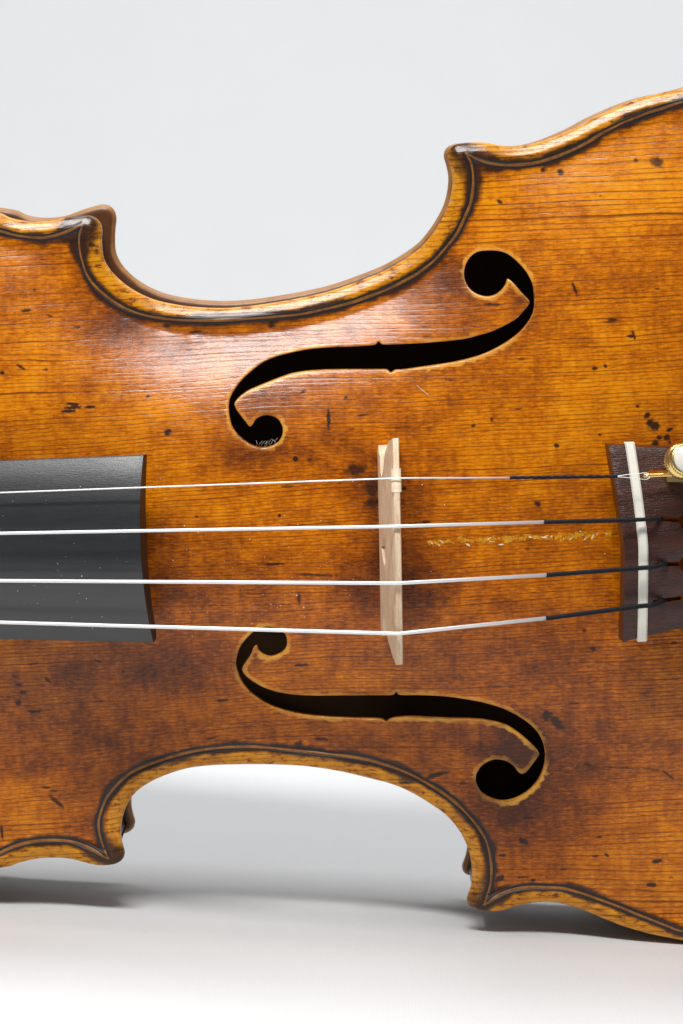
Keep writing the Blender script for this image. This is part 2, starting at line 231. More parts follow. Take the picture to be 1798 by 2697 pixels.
# ================================================================ node helpers
def new_mat(name):
    m = bpy.data.materials.new(name); m.use_nodes = True
    nt = m.node_tree; nt.nodes.clear()
    out = nt.nodes.new('ShaderNodeOutputMaterial'); b = nt.nodes.new('ShaderNodeBsdfPrincipled')
    nt.links.new(b.outputs[0], out.inputs[0]); return m, NT(nt), b
class NT:
    def __init__(s, nt): s.nt = nt
    def put(s, sock, v):
        if hasattr(v, 'is_linked') or isinstance(v, bpy.types.NodeSocket): s.nt.links.new(v, sock)
        elif isinstance(v, (tuple, list)):
            sock.default_value = tuple(v)+((1,) if len(v) == 3 and sock.type == 'RGBA' else ())
        else: sock.default_value = v
    def math(s, op, a, b=0.0, c=None, clamp=False):
        n = s.nt.nodes.new('ShaderNodeMath'); n.operation = op; n.use_clamp = clamp
        s.put(n.inputs[0], a); s.put(n.inputs[1], b)
        if c is not None: s.put(n.inputs[2], c)
        return n.outputs[0]
    def add(s, a, b): return s.math('ADD', a, b)
    def sub(s, a, b): return s.math('SUBTRACT', a, b)
    def mul(s, a, b): return s.math('MULTIPLY', a, b)
    def attr(s, name):
        n = s.nt.nodes.new('ShaderNodeAttribute'); n.attribute_name = name; return n.outputs['Fac']
    def obj(s):
        n = s.nt.nodes.new('ShaderNodeTexCoord')
        x = s.nt.nodes.new('ShaderNodeSeparateXYZ')
        k = s.nt.nodes.new('ShaderNodeVectorMath'); k.operation = 'SCALE'; k.inputs['Scale'].default_value = 1000
        s.nt.links.new(n.outputs['Object'], k.inputs[0]); s.nt.links.new(k.outputs[0], x.inputs[0])
        return x.outputs
    def xyz(s, x, y, z=0.0):
        n = s.nt.nodes.new('ShaderNodeCombineXYZ')
        for i, q in enumerate((x, y, z)): s.put(n.inputs[i], q)
        return n.outputs[0]
    def noise(s, vec, scale=1.0, detail=3.0, rough=.5, dist=0.0):
        n = s.nt.nodes.new('ShaderNodeTexNoise'); s.put(n.inputs['Vector'], vec)
        n.inputs['Scale'].default_value = scale; n.inputs['Detail'].default_value = detail
        n.inputs['Roughness'].default_value = rough; n.inputs['Distortion'].default_value = dist
        return n.outputs['Fac']
    def white(s, x):
        n = s.nt.nodes.new('ShaderNodeTexWhiteNoise'); n.noise_dimensions = '1D'; s.put(n.inputs['W'], x); return n.outputs['Value']
    def step(s, x, lo, hi, a=0.0, b=1.0):
        n = s.nt.nodes.new('ShaderNodeMapRange'); n.interpolation_type = 'SMOOTHSTEP'
        for i, q in enumerate((x, lo, hi, a, b)): s.put(n.inputs[i], q)
        return n.outputs[0]
    def mix(s, f, a, b, mode='MIX'):
        n = s.nt.nodes.new('ShaderNodeMix'); n.data_type = 'RGBA'; n.blend_type = mode
        s.put(n.inputs[0], f); s.put(n.inputs[6], a); s.put(n.inputs[7], b); return n.outputs[2]
    def ramp(s, f, stops):
        n = s.nt.nodes.new('ShaderNodeValToRGB'); e = n.color_ramp.elements
        while len(e) < len(stops): e.new(.5)
        for i, (p, c) in enumerate(stops): e[i].position = p; e[i].color = (*c, 1)
        s.put(n.inputs[0], f); return n.outputs[0]
    def bump(s, h, strength, dist, bsdf, normal=None):
        n = s.nt.nodes.new('ShaderNodeBump'); s.put(n.inputs['Height'], h)
        n.inputs['Strength'].default_value = strength; n.inputs['Distance'].default_value = dist*MM
        if normal is not None: s.nt.links.new(normal, n.inputs['Normal'])
        s.nt.links.new(n.outputs[0], bsdf.inputs['Normal']); return n.outputs[0]

# ---------------------------------------------------------------- materials
def mat_spruce():
    m, n, b = new_mat('varnished_spruce')
    x, y, z = n.obj()
    tone, mark, edge, fd, pd = (n.attr(k) for k in ('tone', 'mark', 'edge_distance', 'hole_distance', 'purfling_distance'))
    # annual rings run along the body; rings are tight at the centre joint and wide at the flanks
    wv = n.add(y, n.mul(n.sub(n.noise(n.xyz(n.mul(x, .011), n.mul(y, .03)), 1, 2), .5), 5.0))
    wv = n.add(wv, n.mul(n.sub(n.noise(n.xyz(n.mul(x, .07), n.mul(y, .30)), 1, 2), .5), .5))
    s = n.sub(n.mul(wv, 1.28), n.mul(n.mul(wv, n.math('ABSOLUTE', wv)), .0034))
    s = n.add(s, n.mul(n.noise(n.xyz(0.0, n.mul(y, .42)), 1, 1), 1.6))
    fl = n.math('FLOOR', s); fr = n.math('FRACT', s)
    line = n.mul(n.math('POWER', n.step(fr, .50, .92), 1.6), n.step(fr, .94, 1.0, 1.0, 0.0))
    lr = n.add(.42, n.mul(n.white(fl), .58))
    along = n.step(n.noise(n.xyz(n.mul(x, .055), n.mul(fl, 3.7)), 1, 3), .25, .6, .55, 1.0)
    line = n.mul(n.mul(line, lr), along)
    fibre = n.noise(n.xyz(n.mul(x, .45), n.mul(y, 7.0)), 1, 3, .6)
    fleck = n.noise(n.xyz(n.mul(x, .55), n.mul(y, 2.1), 5.0), 1, 5, .68)
    mott = n.noise(n.xyz(n.mul(x, .14), n.mul(y, .17), 2.0), 1, 5, .62)
    silk = n.noise(n.xyz(n.mul(x, .85), n.mul(y, .12), 9.0), 1, 3, .6)
    big = n.noise(n.xyz(n.mul(x, .03), n.mul(y, .04), 4.0), 1, 2)
    t = n.add(.50, n.mul(tone, .58))
    t = n.add(t, n.mul(n.sub(mott, .5), .85))
    t = n.add(t, n.mul(n.sub(fleck, .5), 1.0))
    t = n.add(t, n.mul(n.sub(silk, .5), .30))
    t = n.add(t, n.mul(n.sub(big, .5), .35))
    t = n.add(t, n.mul(n.sub(fibre, .5), .38))
    col = n.ramp(t, [(.0, (.84, .335, .004)), (.25, (.74, .232, .0015)), (.50, (.47, .117, .001)),
                     (.74, (.215, .048, .002)), (1.0, (.055, .013, .004))])
    col = n.mix(n.mul(line, .95), col, (.105, .024, .003))
    # worn edge beyond the purfling: bare yellow wood with dirt in the dents
    dirt = n.noise(n.xyz(n.mul(x, .38), n.mul(y, .85), 3.0), 1, 6, .68)
    wear = n.mul(n.step(edge, 4.3, 2.9), n.step(n.noise(n.xyz(n.mul(x, .22), n.mul(y, .22), 8.0), 1, 3), .28, .55, .45, 1.0))
    gold = n.mix(n.step(dirt, .35, .7), (.74, .31, .010), (.54, .17, .004))
    gold = n.mix(n.mul(line, .85), gold, (.12, .035, .006))
    gold = n.mix(n.step(dirt, .53, .63, 0, .85), gold, (.075, .026, .010))
    col = n.mix(wear, col, gold)
    rim = n.mul(n.step(edge, 1.3, .3), n.step(n.noise(n.xyz(n.mul(x, .35), n.mul(y, .35), 1.0), 1, 3), .42, .62))
    col = n.mix(n.mul(rim, .55), col, (.74, .36, .07))
    # varnish rubbed away along the sound holes
    fe = n.add(fd, n.mul(n.sub(n.noise(n.xyz(n.mul(x, .5), n.mul(y, .9), 7.0), 1, 4), .5), 2.6))
    col = n.mix(n.mul(n.step(fe, 1.15, .5, 0, .7), n.step(n.noise(n.xyz(n.mul(x, .07), n.mul(y, .09), 13.0), 1, 2), .38, .62, .05, 1.0)), col, (.80, .38, .05))
    col = n.mix(n.step(fd, .25, .08, 0, .4), col, n.mix(n.step(dirt, .40, .62), (.66, .33, .09), (.16, .06, .02)))
    # grime packed into the purfling channel
    pe = n.add(pd, n.mul(n.sub(n.noise(n.xyz(n.mul(x, .10), n.mul(y, .10), 6.0), 1, 6, .6), .5), 4.2))
    col = n.mix(n.step(pe, 1.95, .75, 0, .94), col, (.030, .011, .008))
    # knocks, ink and burn marks
    pit = n.noise(n.xyz(n.mul(x, .9), n.mul(y, 3.4), 11.0), 1, 2, .5)
    col = n.mix(n.step(pit, .735, .80, 0, .75), col, (.05, .014, .006))
    me = n.add(mark, n.mul(n.sub(n.noise(n.xyz(n.mul(x, 2.0), n.mul(y, 4.5), 4.0), 1, 3), .5), .5))
    col = n.mix(n.step(me, .10, .88, 0, .94), col, (.020, .009, .006))
    n.put(b.inputs['Base Color'], col)
    sm = n.noise(n.xyz(n.mul(x, .25), n.mul(y, .5), 12.0), 1, 4, .6)
    n.put(b.inputs['Roughness'], n.add(.14, n.mul(sm, .14)))
    b.inputs['IOR'].default_value = 1.5
    b.inputs['Specular IOR Level'].default_value = .32
    h = n.sub(n.mul(fibre, .35), n.mul(line, .55))
    h = n.add(h, n.mul(fleck, .35)); h = n.sub(h, n.mul(n.step(me, .15, 1.0), .3))
    h = n.add(h, n.mul(n.noise(n.xyz(n.mul(x, .2), n.mul(y, .35)), 1, 2), 1.6))
    n.bump(h, .30, .16, b)
    return m

def mat_wood(name, c0, c1, dark, rough, along=(.05, 1.2, 1.2), spec=.5, bumpy=.15, contrast=1.0, coat=0.0, ior=None):
    m, n, b = new_mat(name); x, y, z = n.obj()
    a = n.noise(n.xyz(n.mul(x, along[0]), n.mul(y, along[1]), n.mul(z, along[2])), 1, 5, .62)
    f = n.noise(n.xyz(n.mul(x, along[0]*6), n.mul(y, along[1]*6), n.mul(z, along[2]*6)), 1, 4, .6)
    t = n.add(n.mul(a, .65), n.mul(f, .35))
    col = n.mix(n.step(t, .5-.22/contrast, .5+.22/contrast), c0, c1)
    col = n.mix(n.step(f, .60, .74, 0, .7), col, dark)
    n.put(b.inputs['Base Color'], col)
    n.put(b.inputs['Roughness'], n.add(rough-.06, n.mul(f, .12)))
    b.inputs['Specular IOR Level'].default_value = spec; b.inputs['Coat Weight'].default_value = coat
    if ior: b.inputs['IOR'].default_value = ior
    n.bump(n.add(f, n.mul(a, .5)), bumpy, .25, b); return m

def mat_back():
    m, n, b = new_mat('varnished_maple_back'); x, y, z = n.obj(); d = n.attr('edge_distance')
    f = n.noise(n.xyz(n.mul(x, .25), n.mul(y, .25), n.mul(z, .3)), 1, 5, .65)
    bare = n.mix(f, (.48, .24, .08), (.24, .095, .028))  # worn rim, with the overhead light on it painted in as paler wood
    shaded_varnish = n.mix(f, (.060, .022, .010), (.14, .05, .016))  # dirty varnish inside the rim, shade under the overhang painted into it
    n.put(b.inputs['Base Color'], n.mix(n.step(n.add(d, n.mul(n.sub(f, .5), 1.2)), .55, 1.3), bare, shaded_varnish))
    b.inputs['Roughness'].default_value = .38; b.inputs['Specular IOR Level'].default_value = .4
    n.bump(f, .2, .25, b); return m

def mat_plain(name, col, rough, metal=0.0, spec=.5, vary=.12, scale=1.5, coat=0.0, bumpy=0.0):
    m, n, b = new_mat(name); x, y, z = n.obj()
    f = n.noise(n.xyz(x, y, z), scale, 4, .6)
    n.put(b.inputs['Base Color'], n.mix(f, tuple(c*(1-vary) for c in col), tuple(min(1, c*(1+vary)) for c in col)))
    n.put(b.inputs['Roughness'], n.add(rough-.05, n.mul(f, .1)))
    b.inputs['Metallic'].default_value = metal; b.inputs['Specular IOR Level'].default_value = spec
    b.inputs['Coat Weight'].default_value = coat
    if bumpy: n.bump(f, bumpy, .2, b)
    return m

def mat_backdrop():
    m, n, b = new_mat('white_canvas_paper'); x, y, z = n.obj()
    wx = n.math('SINE', n.mul(n.add(x, n.noise(n.xyz(n.mul(x, .2), n.mul(y, .2)), 1, 2)), 9.0))
    wy = n.math('SINE', n.mul(n.add(n.add(y, z), n.noise(n.xyz(n.mul(x, .2), n.mul(z, .2), 3.0), 1, 2)), 9.0))
    big = n.noise(n.xyz(n.mul(x, .02), n.mul(y, .012), n.mul(z, .02)), 1, 4, .6)
    fine = n.noise(n.xyz(n.mul(x, .5), n.mul(y, .5), n.mul(z, .5)), 1, 4, .7)
    t = n.add(n.mul(big, .6), n.mul(fine, .4))
    n.put(b.inputs['Base Color'], n.mix(t, (.695, .705, .71), (.745, .755, .76)))
    b.inputs['Roughness'].default_value = .75; b.inputs['Specular IOR Level'].default_value = .25
    h = n.add(n.add(n.mul(wx, .2), n.mul(wy, .2)), n.mul(fine, .6))
    n.bump(n.add(n.mul(h, .5), n.mul(big, 6.0)), .10, .6, b)
    return m

M = dict(
    spruce=mat_spruce(),
    maple=mat_wood('varnished_maple', (.11, .038, .012), (.05, .017, .007), (.06, .022, .01), .34, (.9, .06, .12), coat=.1),
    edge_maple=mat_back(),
    ebony=mat_wood('ebony', (.013, .0138, .016), (.021, .022, .024), (.006, .006, .006), .33, (.05, 1.0, .6), .85, .14),
    ebony_end=mat_plain('ebony_end_grain', (.010, .005, .004), .5, spec=.3),
    rosewood=mat_wood('rosewood', (.075, .023, .014), (.028, .010, .008), (.008, .004, .004), .30, (.09, .55, .35), .42, .6),
    bridge=mat_wood('bridge_maple', (.82, .64, .46), (.68, .47, .29), (.46, .27, .13), .5, (1.4, .16, .7), .35, .35, 2.2),
    black_dye=mat_plain('purfling_black', (.012, .009, .008), .45, vary=.4),
    purfling_wood=mat_wood('purfling_amber', (.38, .14, .015), (.12, .042, .010), (.05, .02, .008), .4, (.3, .3, .3)),
    interior=mat_plain('bare_inside_wood', (.16, .09, .045), .8, spec=.1),
    silver=mat_plain('silver_winding', (.93, .93, .92), .42, metal=.55, vary=.03),
    aluminium=mat_plain('aluminium_winding', (.94, .95, .96), .42, metal=.55, vary=.03),
    steel=mat_plain('plain_steel', (.95, .93, .90), .4, metal=.35, vary=.03),
    silk=mat_plain('black_silk', (.008, .009, .013), .6, spec=.22, vary=.5, scale=3, bumpy=.3),
    bone=mat_plain('bone', (.79, .77, .68), .42, spec=.45, vary=.06, scale=.6),
    gold=mat_plain('gilt_brass', (.86, .62, .24), .26, metal=1, vary=.08),
    pearl=mat_plain('pearl', (.84, .79, .70), .18, spec=.6, vary=.05, scale=.3, coat=.5),
    glue=mat_wood('old_glue', (.74, .36, .012), (.42, .17, .006), (.05, .02, .006), .30, (.8, 1.1, .5), .3, .5, 1.6),
    parchment=mat_plain('parchment', (.80, .64, .46), .3, spec=.5, vary=.1),
    flake=mat_plain('pale_flakes', (.85, .72, .48), .5, vary=.1),
    dust=mat_plain('dust', (.85, .78, .68), .8, vary=.1),
    backdrop=mat_backdrop(),
)

# ================================================================ the setting: one white sheet, table in front and sweep behind
def build_backdrop():
    prof = [(-.262, -.25), (-.262, -.03), (-.255, -.012), (-.243, -.003)]+[(y, 0) for y in np.linspace(-.228, .62, 40)]
    R, y0 = .45, .62
    prof += [(y0+R*math.sin(a), R-R*math.cos(a)) for a in np.linspace(.06, math.pi/2, 24)]
    prof += [(y0+R, z) for z in np.linspace(R+.08, 1.7, 16)]
    xs = np.linspace(-1.5, 1.5, 61); m = Mesh()
    m.grid([[(x, y, z) for x in xs] for y, z in prof], closed=False)
    o = link('tabletop_backdrop', m.v, [f[::-1] for f in m.f], M['backdrop'], scale=1)
    o['label'] = 'seamless white paper sheet under and behind the violin'; o['kind'] = 'structure'
    return o
build_backdrop()

# ================================================================ the violin
AXIS = math.radians(5.6577)
ca, sa = math.cos(AXIS), math.sin(AXIS)
violin = bpy.data.objects.new('violin', None); COL.objects.link(violin)
violin.empty_display_size = .05
violin['label'] = 'old amber varnished violin standing on its side, strings towards the camera'
violin['category'] = 'violin'
BASE = Vector((-94.92*sa, -94.92*ca, -20))*MM
violin.matrix_world = (Matrix.Translation((.01365, .020, 0))
                       @ Matrix(((ca, -sa, 0, 0), (0, 0, -1, 0), (sa, ca, 0, 0), (0, 0, 0, 1))))
def part(name, m, mat, parent=None, smooth=True, attrs=None, sharp=None, label=None):
    v, f = (m.v, m.f) if isinstance(m, Mesh) else m
    o = link(name, v, f, mat, parent or violin, smooth, attrs)
    if parent is None: o.location = -BASE
    if sharp: sharpen(o, sharp)
    if label: o['label'] = label
    return o

outline = spline(OUTLINE, .6, True)
dense = resample(outline, .3, True)
arch = Arch(outline)
def surface(P, d=None):
    P = np.atleast_2d(P)
    if d is None: d = nearest(P, dense)[0]
    return arch(P[:, 0], P[:, 1])+edge_profile(d)
f_holes = [spline(F_TREBLE, .45, True), spline(F_BASS, .45, True)]

# purfling centre lines, closed round the outer bouts
def inset_path(d, sel):
    q = inset(outline, d); return q[sel(outline)]
ring = inset(outline, 4.0)
up = ring[(outline[:, 0] < -103)]; lo = ring[(outline[:, 0] > 76)]
up = up[np.argsort(np.arctan2(up[:, 1], -(up[:, 0]+103)))][::-1]     # treble side first
lo = lo[np.argsort(np.arctan2(lo[:, 1], lo[:, 0]-76))][::-1]
pl = [np.vstack([PURFLING['upper_treble'][::-1], up[::6], PURFLING['upper_bass']]), PURFLING['waist_treble'],
      np.vstack([PURFLING['lower_treble'], lo[::6], PURFLING['lower_bass'][::-1]]), PURFLING['waist_bass']]
purfling_lines = [spline(q, .5) for q in pl]

def fbm(P, scale, seed):
    """cheap smooth value noise on points"""
    r = np.random.default_rng(seed).random((64, 64)); q = P/scale; i = np.floor(q).astype(int); f = q-i; f = f*f*(3-2*f)
    g = lambda a, b: r[(i[:, 0]+a) % 64, (i[:, 1]+b) % 64]
    return (g(0, 0)*(1-f[:, 0])+g(1, 0)*f[:, 0])*(1-f[:, 1])+(g(0, 1)*(1-f[:, 0])+g(1, 1)*f[:, 0])*f[:, 1]

def build_top():
    rings = [p for p in ([inset(outline, d) for d in EDGE_D[1:-1]])]
    rp = []
    for d, q in zip(EDGE_D[1:-1], rings):
        dd = nearest(q, dense)[0]; ok = (dd > d*.93) & inside(q, outline)
        rp.append(q[ok] if d > .3 else q[ok])
    rp = np.vstack(rp)
    g = np.vstack([grid_points(-100, 76, -108, 108, .48)])
    far = np.vstack([grid_points(-200, -100, -108, 108, 1.6), grid_points(76, 165, -108, 108, 1.6)])
    fine = []
    for u, v, a, b, ang, s in MARKS:
        q = grid_points(u-a*1.4-.2, u+a*1.4+.2, v-max(a if ang else b, b)*1.4-.2, v+max(a if ang else b, b)*1.4+.2, .2); fine.append(q)
    fine = np.vstack(fine)
    q = np.vstack([g, far, fine])
    d, _ = nearest(q, dense); q = q[inside(q, outline) & (d > 5.2)]
    hd = np.vstack([resample(h, .15, True) for h in f_holes]); ok = nearest(q, hd)[0] > .62
    for h in f_holes: ok &= ~inside(q, h)
    q = q[ok]
    fr = []
    for h in f_holes: fr += [inset(h[::1] if area(h) > 0 else h[::-1], -x) for x in (.16, .42)]
    allp = np.vstack([rp]+[q]+fr)
    P, F, loops = triangulate(outline, f_holes, allp)
    d = nearest(P, dense)[0]
    z = surface(P, d)
    fd = nearest(P, hd)[0]
    z = z-np.interp(fd, [0, .1, .3], [.10, .03, 0])*(fd < .35)        # softened lip of the sound holes
    pd = nearest(P, np.vstack([resample(q, .35) for q in purfling_lines]))[0]
    for c in ((-68, -75), (12.5, -88), (18.5, 86), (-69, 74)):
        pd = pd*(1-.72*np.exp(-((P[:, 0]-c[0])**2+(P[:, 1]-c[1])**2)/75.))
    tone = np.zeros(len(P)); mark = np.zeros(len(P))
    for u, v, rx, ry, s in TONES: tone += s*np.exp(-((P[:, 0]-u)/rx)**2*.7-((P[:, 1]-v)/ry)**2*.7)
    wob = fbm(P, .55, 3)-.5
    for u, v, a, b, ang, s in MARKS:
        near = (np.abs(P[:, 0]-u) < 2*max(a, b)+1) & (np.abs(P[:, 1]-v) < 2*max(a, b)+1); ix = np.where(near)[0]
        th = math.radians(ang); dx, dy = P[ix, 0]-u, P[ix, 1]-v
        x = (dx*math.cos(th)+dy*math.sin(th))/(a+.12); y = (-dx*math.sin(th)+dy*math.cos(th))/(b+.1)
        r = np.sqrt(x*x+y*y)+wob[ix]*.55
        mark[ix] = np.maximum(mark[ix], s*np.clip((1.5-r)/.9, 0, 1))
    V = np.column_stack([P, z]); F = [tuple(f) for f in F]; n = len(V)
    # outer edge rolls under to the ribs
    L = loops[0]; src = P[L]; extra = []
    tn = np.roll(src, -1, 0)-np.roll(src, 1, 0); tn /= np.linalg.norm(tn, axis=1)[:, None]; nr = np.stack([-tn[:, 1], tn[:, 0]], 1)
    for dd, ww in ((0, -2.7), (.25, -3.4), (.9, -3.9), (3.6, -4.0)): extra.append(np.column_stack([src+nr*dd, np.full(len(src), ww)]))
    prev = L
    for e in extra:
        ids = list(range(n, n+len(e))); V = np.vstack([V, e]); n += len(e)
        F += [(prev[i], ids[i], ids[(i+1) % len(ids)], prev[(i+1) % len(ids)]) for i in range(len(ids))]; prev = ids
    # walls of the sound holes
    for L in loops[1:]:
        src = V[L]; e = src-np.array([0, 0, 2.9]); ids = list(range(n, n+len(e))); V = np.vstack([V, e]); n += len(e)
        F += [(L[i], L[(i+1) % len(ids)], ids[(i+1) % len(ids)], ids[i]) for i in range(len(ids))]
    pad = lambda a, val: np.r_[a, np.full(n-len(a), val)]
    wall_fd = pad(fd, 9.0); ne = sum(len(e) for e in extra); wall_fd[len(P)+ne:] = .22
    return part('top_plate', (V, F), M['spruce'], attrs=dict(tone=pad(tone, .2), mark=pad(mark, 0), edge_distance=pad(d, 0)+0*wall_fd+np.r_[np.zeros(len(P)+ne), np.full(n-len(P)-ne, 30)],
                hole_distance=wall_fd, purfling_distance=pad(pd, 9)), sharp=None)
def area(q): x, y = q[:, 0], q[:, 1]; return .5*np.sum(x*np.roll(y, -1)-y*np.roll(x, -1))
f_holes = [h if area(h) > 0 else h[::-1] for h in f_holes]
top_plate = build_top()

# purfling: dark, pale, dark strips let into the channel
def ribbon(q, off, width, lift):
    t = np.gradient(q, axis=0); t /= np.linalg.norm(t, axis=1)[:, None]; nr = np.stack([-t[:, 1], t[:, 0]], 1)
    wob = np.interp(np.arange(len(q)), np.arange(0, len(q)+20, 6), rng.uniform(-.06, .06, len(np.arange(0, len(q)+20, 6))))
    ww = width*(1+.35*np.interp(np.arange(len(q)), np.arange(0, len(q)+20, 9), rng.uniform(-1, 1, len(np.arange(0, len(q)+20, 9)))))
    rows = []
    for k in (-.5, -.2, .2, .5):
        e = q+nr*(off+wob+k*ww)[:, None]; rows.append(np.column_stack([e, surface(e)+lift-(.05 if abs(k) == .5 else 0)]))
    m = Mesh(); m.grid([list(r) for r in np.array(rows).transpose(1, 0, 2)], closed=False); return m.v, [f[::-1] for f in m.f]
for q in purfling_lines:
    for off, wd, mt, nm in ((.58, .55, 'black_dye', 'purfling_strip'), (-.58, .55, 'black_dye', 'purfling_strip'), (0, .56, 'purfling_wood', 'purfling_strip')):
        part(nm, ribbon(q, np.full(len(q), off), wd, .045 if mt == 'black_dye' else .06), M[mt], top_plate)

# back plate: same outline, 38 mm behind, arched away from the camera
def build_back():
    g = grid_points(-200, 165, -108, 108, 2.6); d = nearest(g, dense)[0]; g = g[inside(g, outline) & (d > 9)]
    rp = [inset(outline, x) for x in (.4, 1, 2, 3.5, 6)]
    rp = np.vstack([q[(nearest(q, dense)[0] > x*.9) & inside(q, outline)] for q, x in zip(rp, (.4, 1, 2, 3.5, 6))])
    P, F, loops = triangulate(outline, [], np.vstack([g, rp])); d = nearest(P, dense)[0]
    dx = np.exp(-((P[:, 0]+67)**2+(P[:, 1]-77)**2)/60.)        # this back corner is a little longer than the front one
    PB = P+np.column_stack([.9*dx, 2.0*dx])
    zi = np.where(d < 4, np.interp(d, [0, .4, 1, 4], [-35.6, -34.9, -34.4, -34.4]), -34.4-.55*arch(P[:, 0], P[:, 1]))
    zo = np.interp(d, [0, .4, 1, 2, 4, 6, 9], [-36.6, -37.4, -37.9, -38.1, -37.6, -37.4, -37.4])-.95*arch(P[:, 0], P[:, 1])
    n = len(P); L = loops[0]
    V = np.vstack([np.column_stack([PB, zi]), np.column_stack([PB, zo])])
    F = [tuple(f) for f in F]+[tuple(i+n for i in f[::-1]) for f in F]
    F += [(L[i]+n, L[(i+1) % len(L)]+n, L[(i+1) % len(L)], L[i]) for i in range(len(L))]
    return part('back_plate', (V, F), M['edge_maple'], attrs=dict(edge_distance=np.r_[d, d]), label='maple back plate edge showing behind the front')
build_back()

# ribs: six bent strips between the corners
rq = inset(outline, 2.9)
def rib_strip(ids):
    q = rq[ids]; n = len(q); t = np.gradient(q, axis=0); t /= np.linalg.norm(t, axis=1)[:, None]; nr = np.stack([-t[:, 1], t[:, 0]], 1)
    rows = [np.column_stack([q, np.full(n, -3.9)]), np.column_stack([q, np.full(n, -14.)]), np.column_stack([q, np.full(n, -25.)]), np.column_stack([q, np.full(n, -34.6)]),
            np.column_stack([q+nr*1.1, np.full(n, -34.6)]), np.column_stack([q+nr*1.1, np.full(n, -3.9)])]
    m = Mesh(); m.grid([list(r) for r in np.array(rows).transpose(1, 0, 2)], True, True, True); return m
cu = [np.argmin(np.hypot(*(outline-np.array(c)).T)) for c in ((-69.3, -76), (11.9, -89.5), (16, 89), (-66, 76))]
n_o = len(outline)
brk = sorted(cu+[np.argmin(np.hypot(*(outline-np.array(c)).T)) for c in ((-196, 0), (160.5, 0))])
for a, b in zip(brk, brk[1:]+[brk[0]+n_o]):
    part('rib', rib_strip(np.arange(a, b+1) % n_o), M['maple'])
# dark inside lining so that the body is closed
part('lining', (lambda q: (np.vstack([np.column_stack([q, np.full(len(q), -5.)]), np.column_stack([q, np.full(len(q), -33.)])]),
     [(i, (i+1) % len(q), len(q)+(i+1) % len(q), len(q)+i) for i in range(len(q))]))(inset(outline, 5.4)), M['interior'])
def inner_floor():
    q = inset(outline, 4.6)[::3]; g = grid_points(-190, 156, -100, 100, 6); g = g[inside(g, outline) & (nearest(g, dense)[0] > 8)]
    P, F, _ = triangulate(q, [], g); return np.column_stack([P, -33.6-.52*arch(P[:, 0], P[:, 1])]), [tuple(f) for f in F]
part('inner_back', inner_floor(), M['interior'])

# ---------------------------------------------------------------- fingerboard, neck
def fb_c(u): return 2.45-.020*(u+57)
def fb_h(u): return 21.15+.0258*(u+57)
def fb_w(u): return 33+(u+58)*.163
def fb_section(u, tilt=0.0, hollow=1.0):
    c, h, w = fb_c(u), fb_h(u), fb_w(u); R = 42.; top = []; bot = []
    for k in np.linspace(-1, 1, 29):
        s = R-math.sqrt(R*R-(k*h)**2); top.append((u, c+k*h, w-s))
    e = R-math.sqrt(R*R-h*h)
    side = [(u, c+h+.1, w-e-.35), (u, c+h-.1, w-e-4.9), (u, c+h-.9, w-e-5.4)]
    for k in np.linspace(1, -1, 15):
        kk = k*(h-2.2); bot.append((u, c+kk, w-e-5.3+hollow*2.6*(1-k*k)))
    side2 = [(u, c-h+.9, w-e-5.4), (u, c-h+.1, w-e-4.9), (u, c-h-.1, w-e-.35)]
    return [np.array(p) for p in top+side+bot+side2]
def build_fingerboard():
    rings = []
    for u in list(np.linspace(-325, -62, 40))+[-59.5, -58.3, -57.9]: rings.append(fb_section(u, hollow=1.0 if u > -150 else .3))
    last = [p.copy() for p in rings[-1]]
    # end cut square to the sloping board: lower points lie further towards the bridge; slight concave cut
    def shear(r, k=1.0):
        for p in r:
            t = abs(p[1]-fb_c(-58))/21.
            p[0] += k*((fb_w(-58)-p[2])*.085+.75*t*t)
    for i, r in enumerate(rings[-3:]): shear(r, 1)
    m = Mesh(); m.grid(rings, True, True, False)
    o = part('fingerboard', m, M['ebony'], sharp=40)
    end = Mesh(); r = [p+np.array([.04, 0, 0]) for p in rings[-1]]; r2 = [p*1 for p in rings[-1]]
    end.v = [tuple(p) for p in r]
    nt_, nb = 29, 15
    # fill between top arc and bottom arc as strips
    topi = list(range(29)); boti = [46+3]*0
    seq_b = [r[28+3+1-1+0]]
    lower = [len(r)-1, len(r)-2, len(r)-3]+[29+3+14-j for j in range(15)]+[31, 30, 29]
    xs = [r[i][1] for i in topi]
    lo_pts = np.array([r[i] for i in lower]); lo_pts = lo_pts[np.argsort(lo_pts[:, 1])]
    up_pts = np.array([r[i] for i in topi])
    b = np.column_stack([np.interp(up_pts[:, 1], lo_pts[:, 1], lo_pts[:, 0]), up_pts[:, 1], np.interp(up_pts[:, 1], lo_pts[:, 1], lo_pts[:, 2])])
    e = Mesh(); e.grid([list(b), list(up_pts)], closed=False)
    part('end_face', (e.v, e.f), M['ebony_end'], o)
    return o
build_fingerboard()
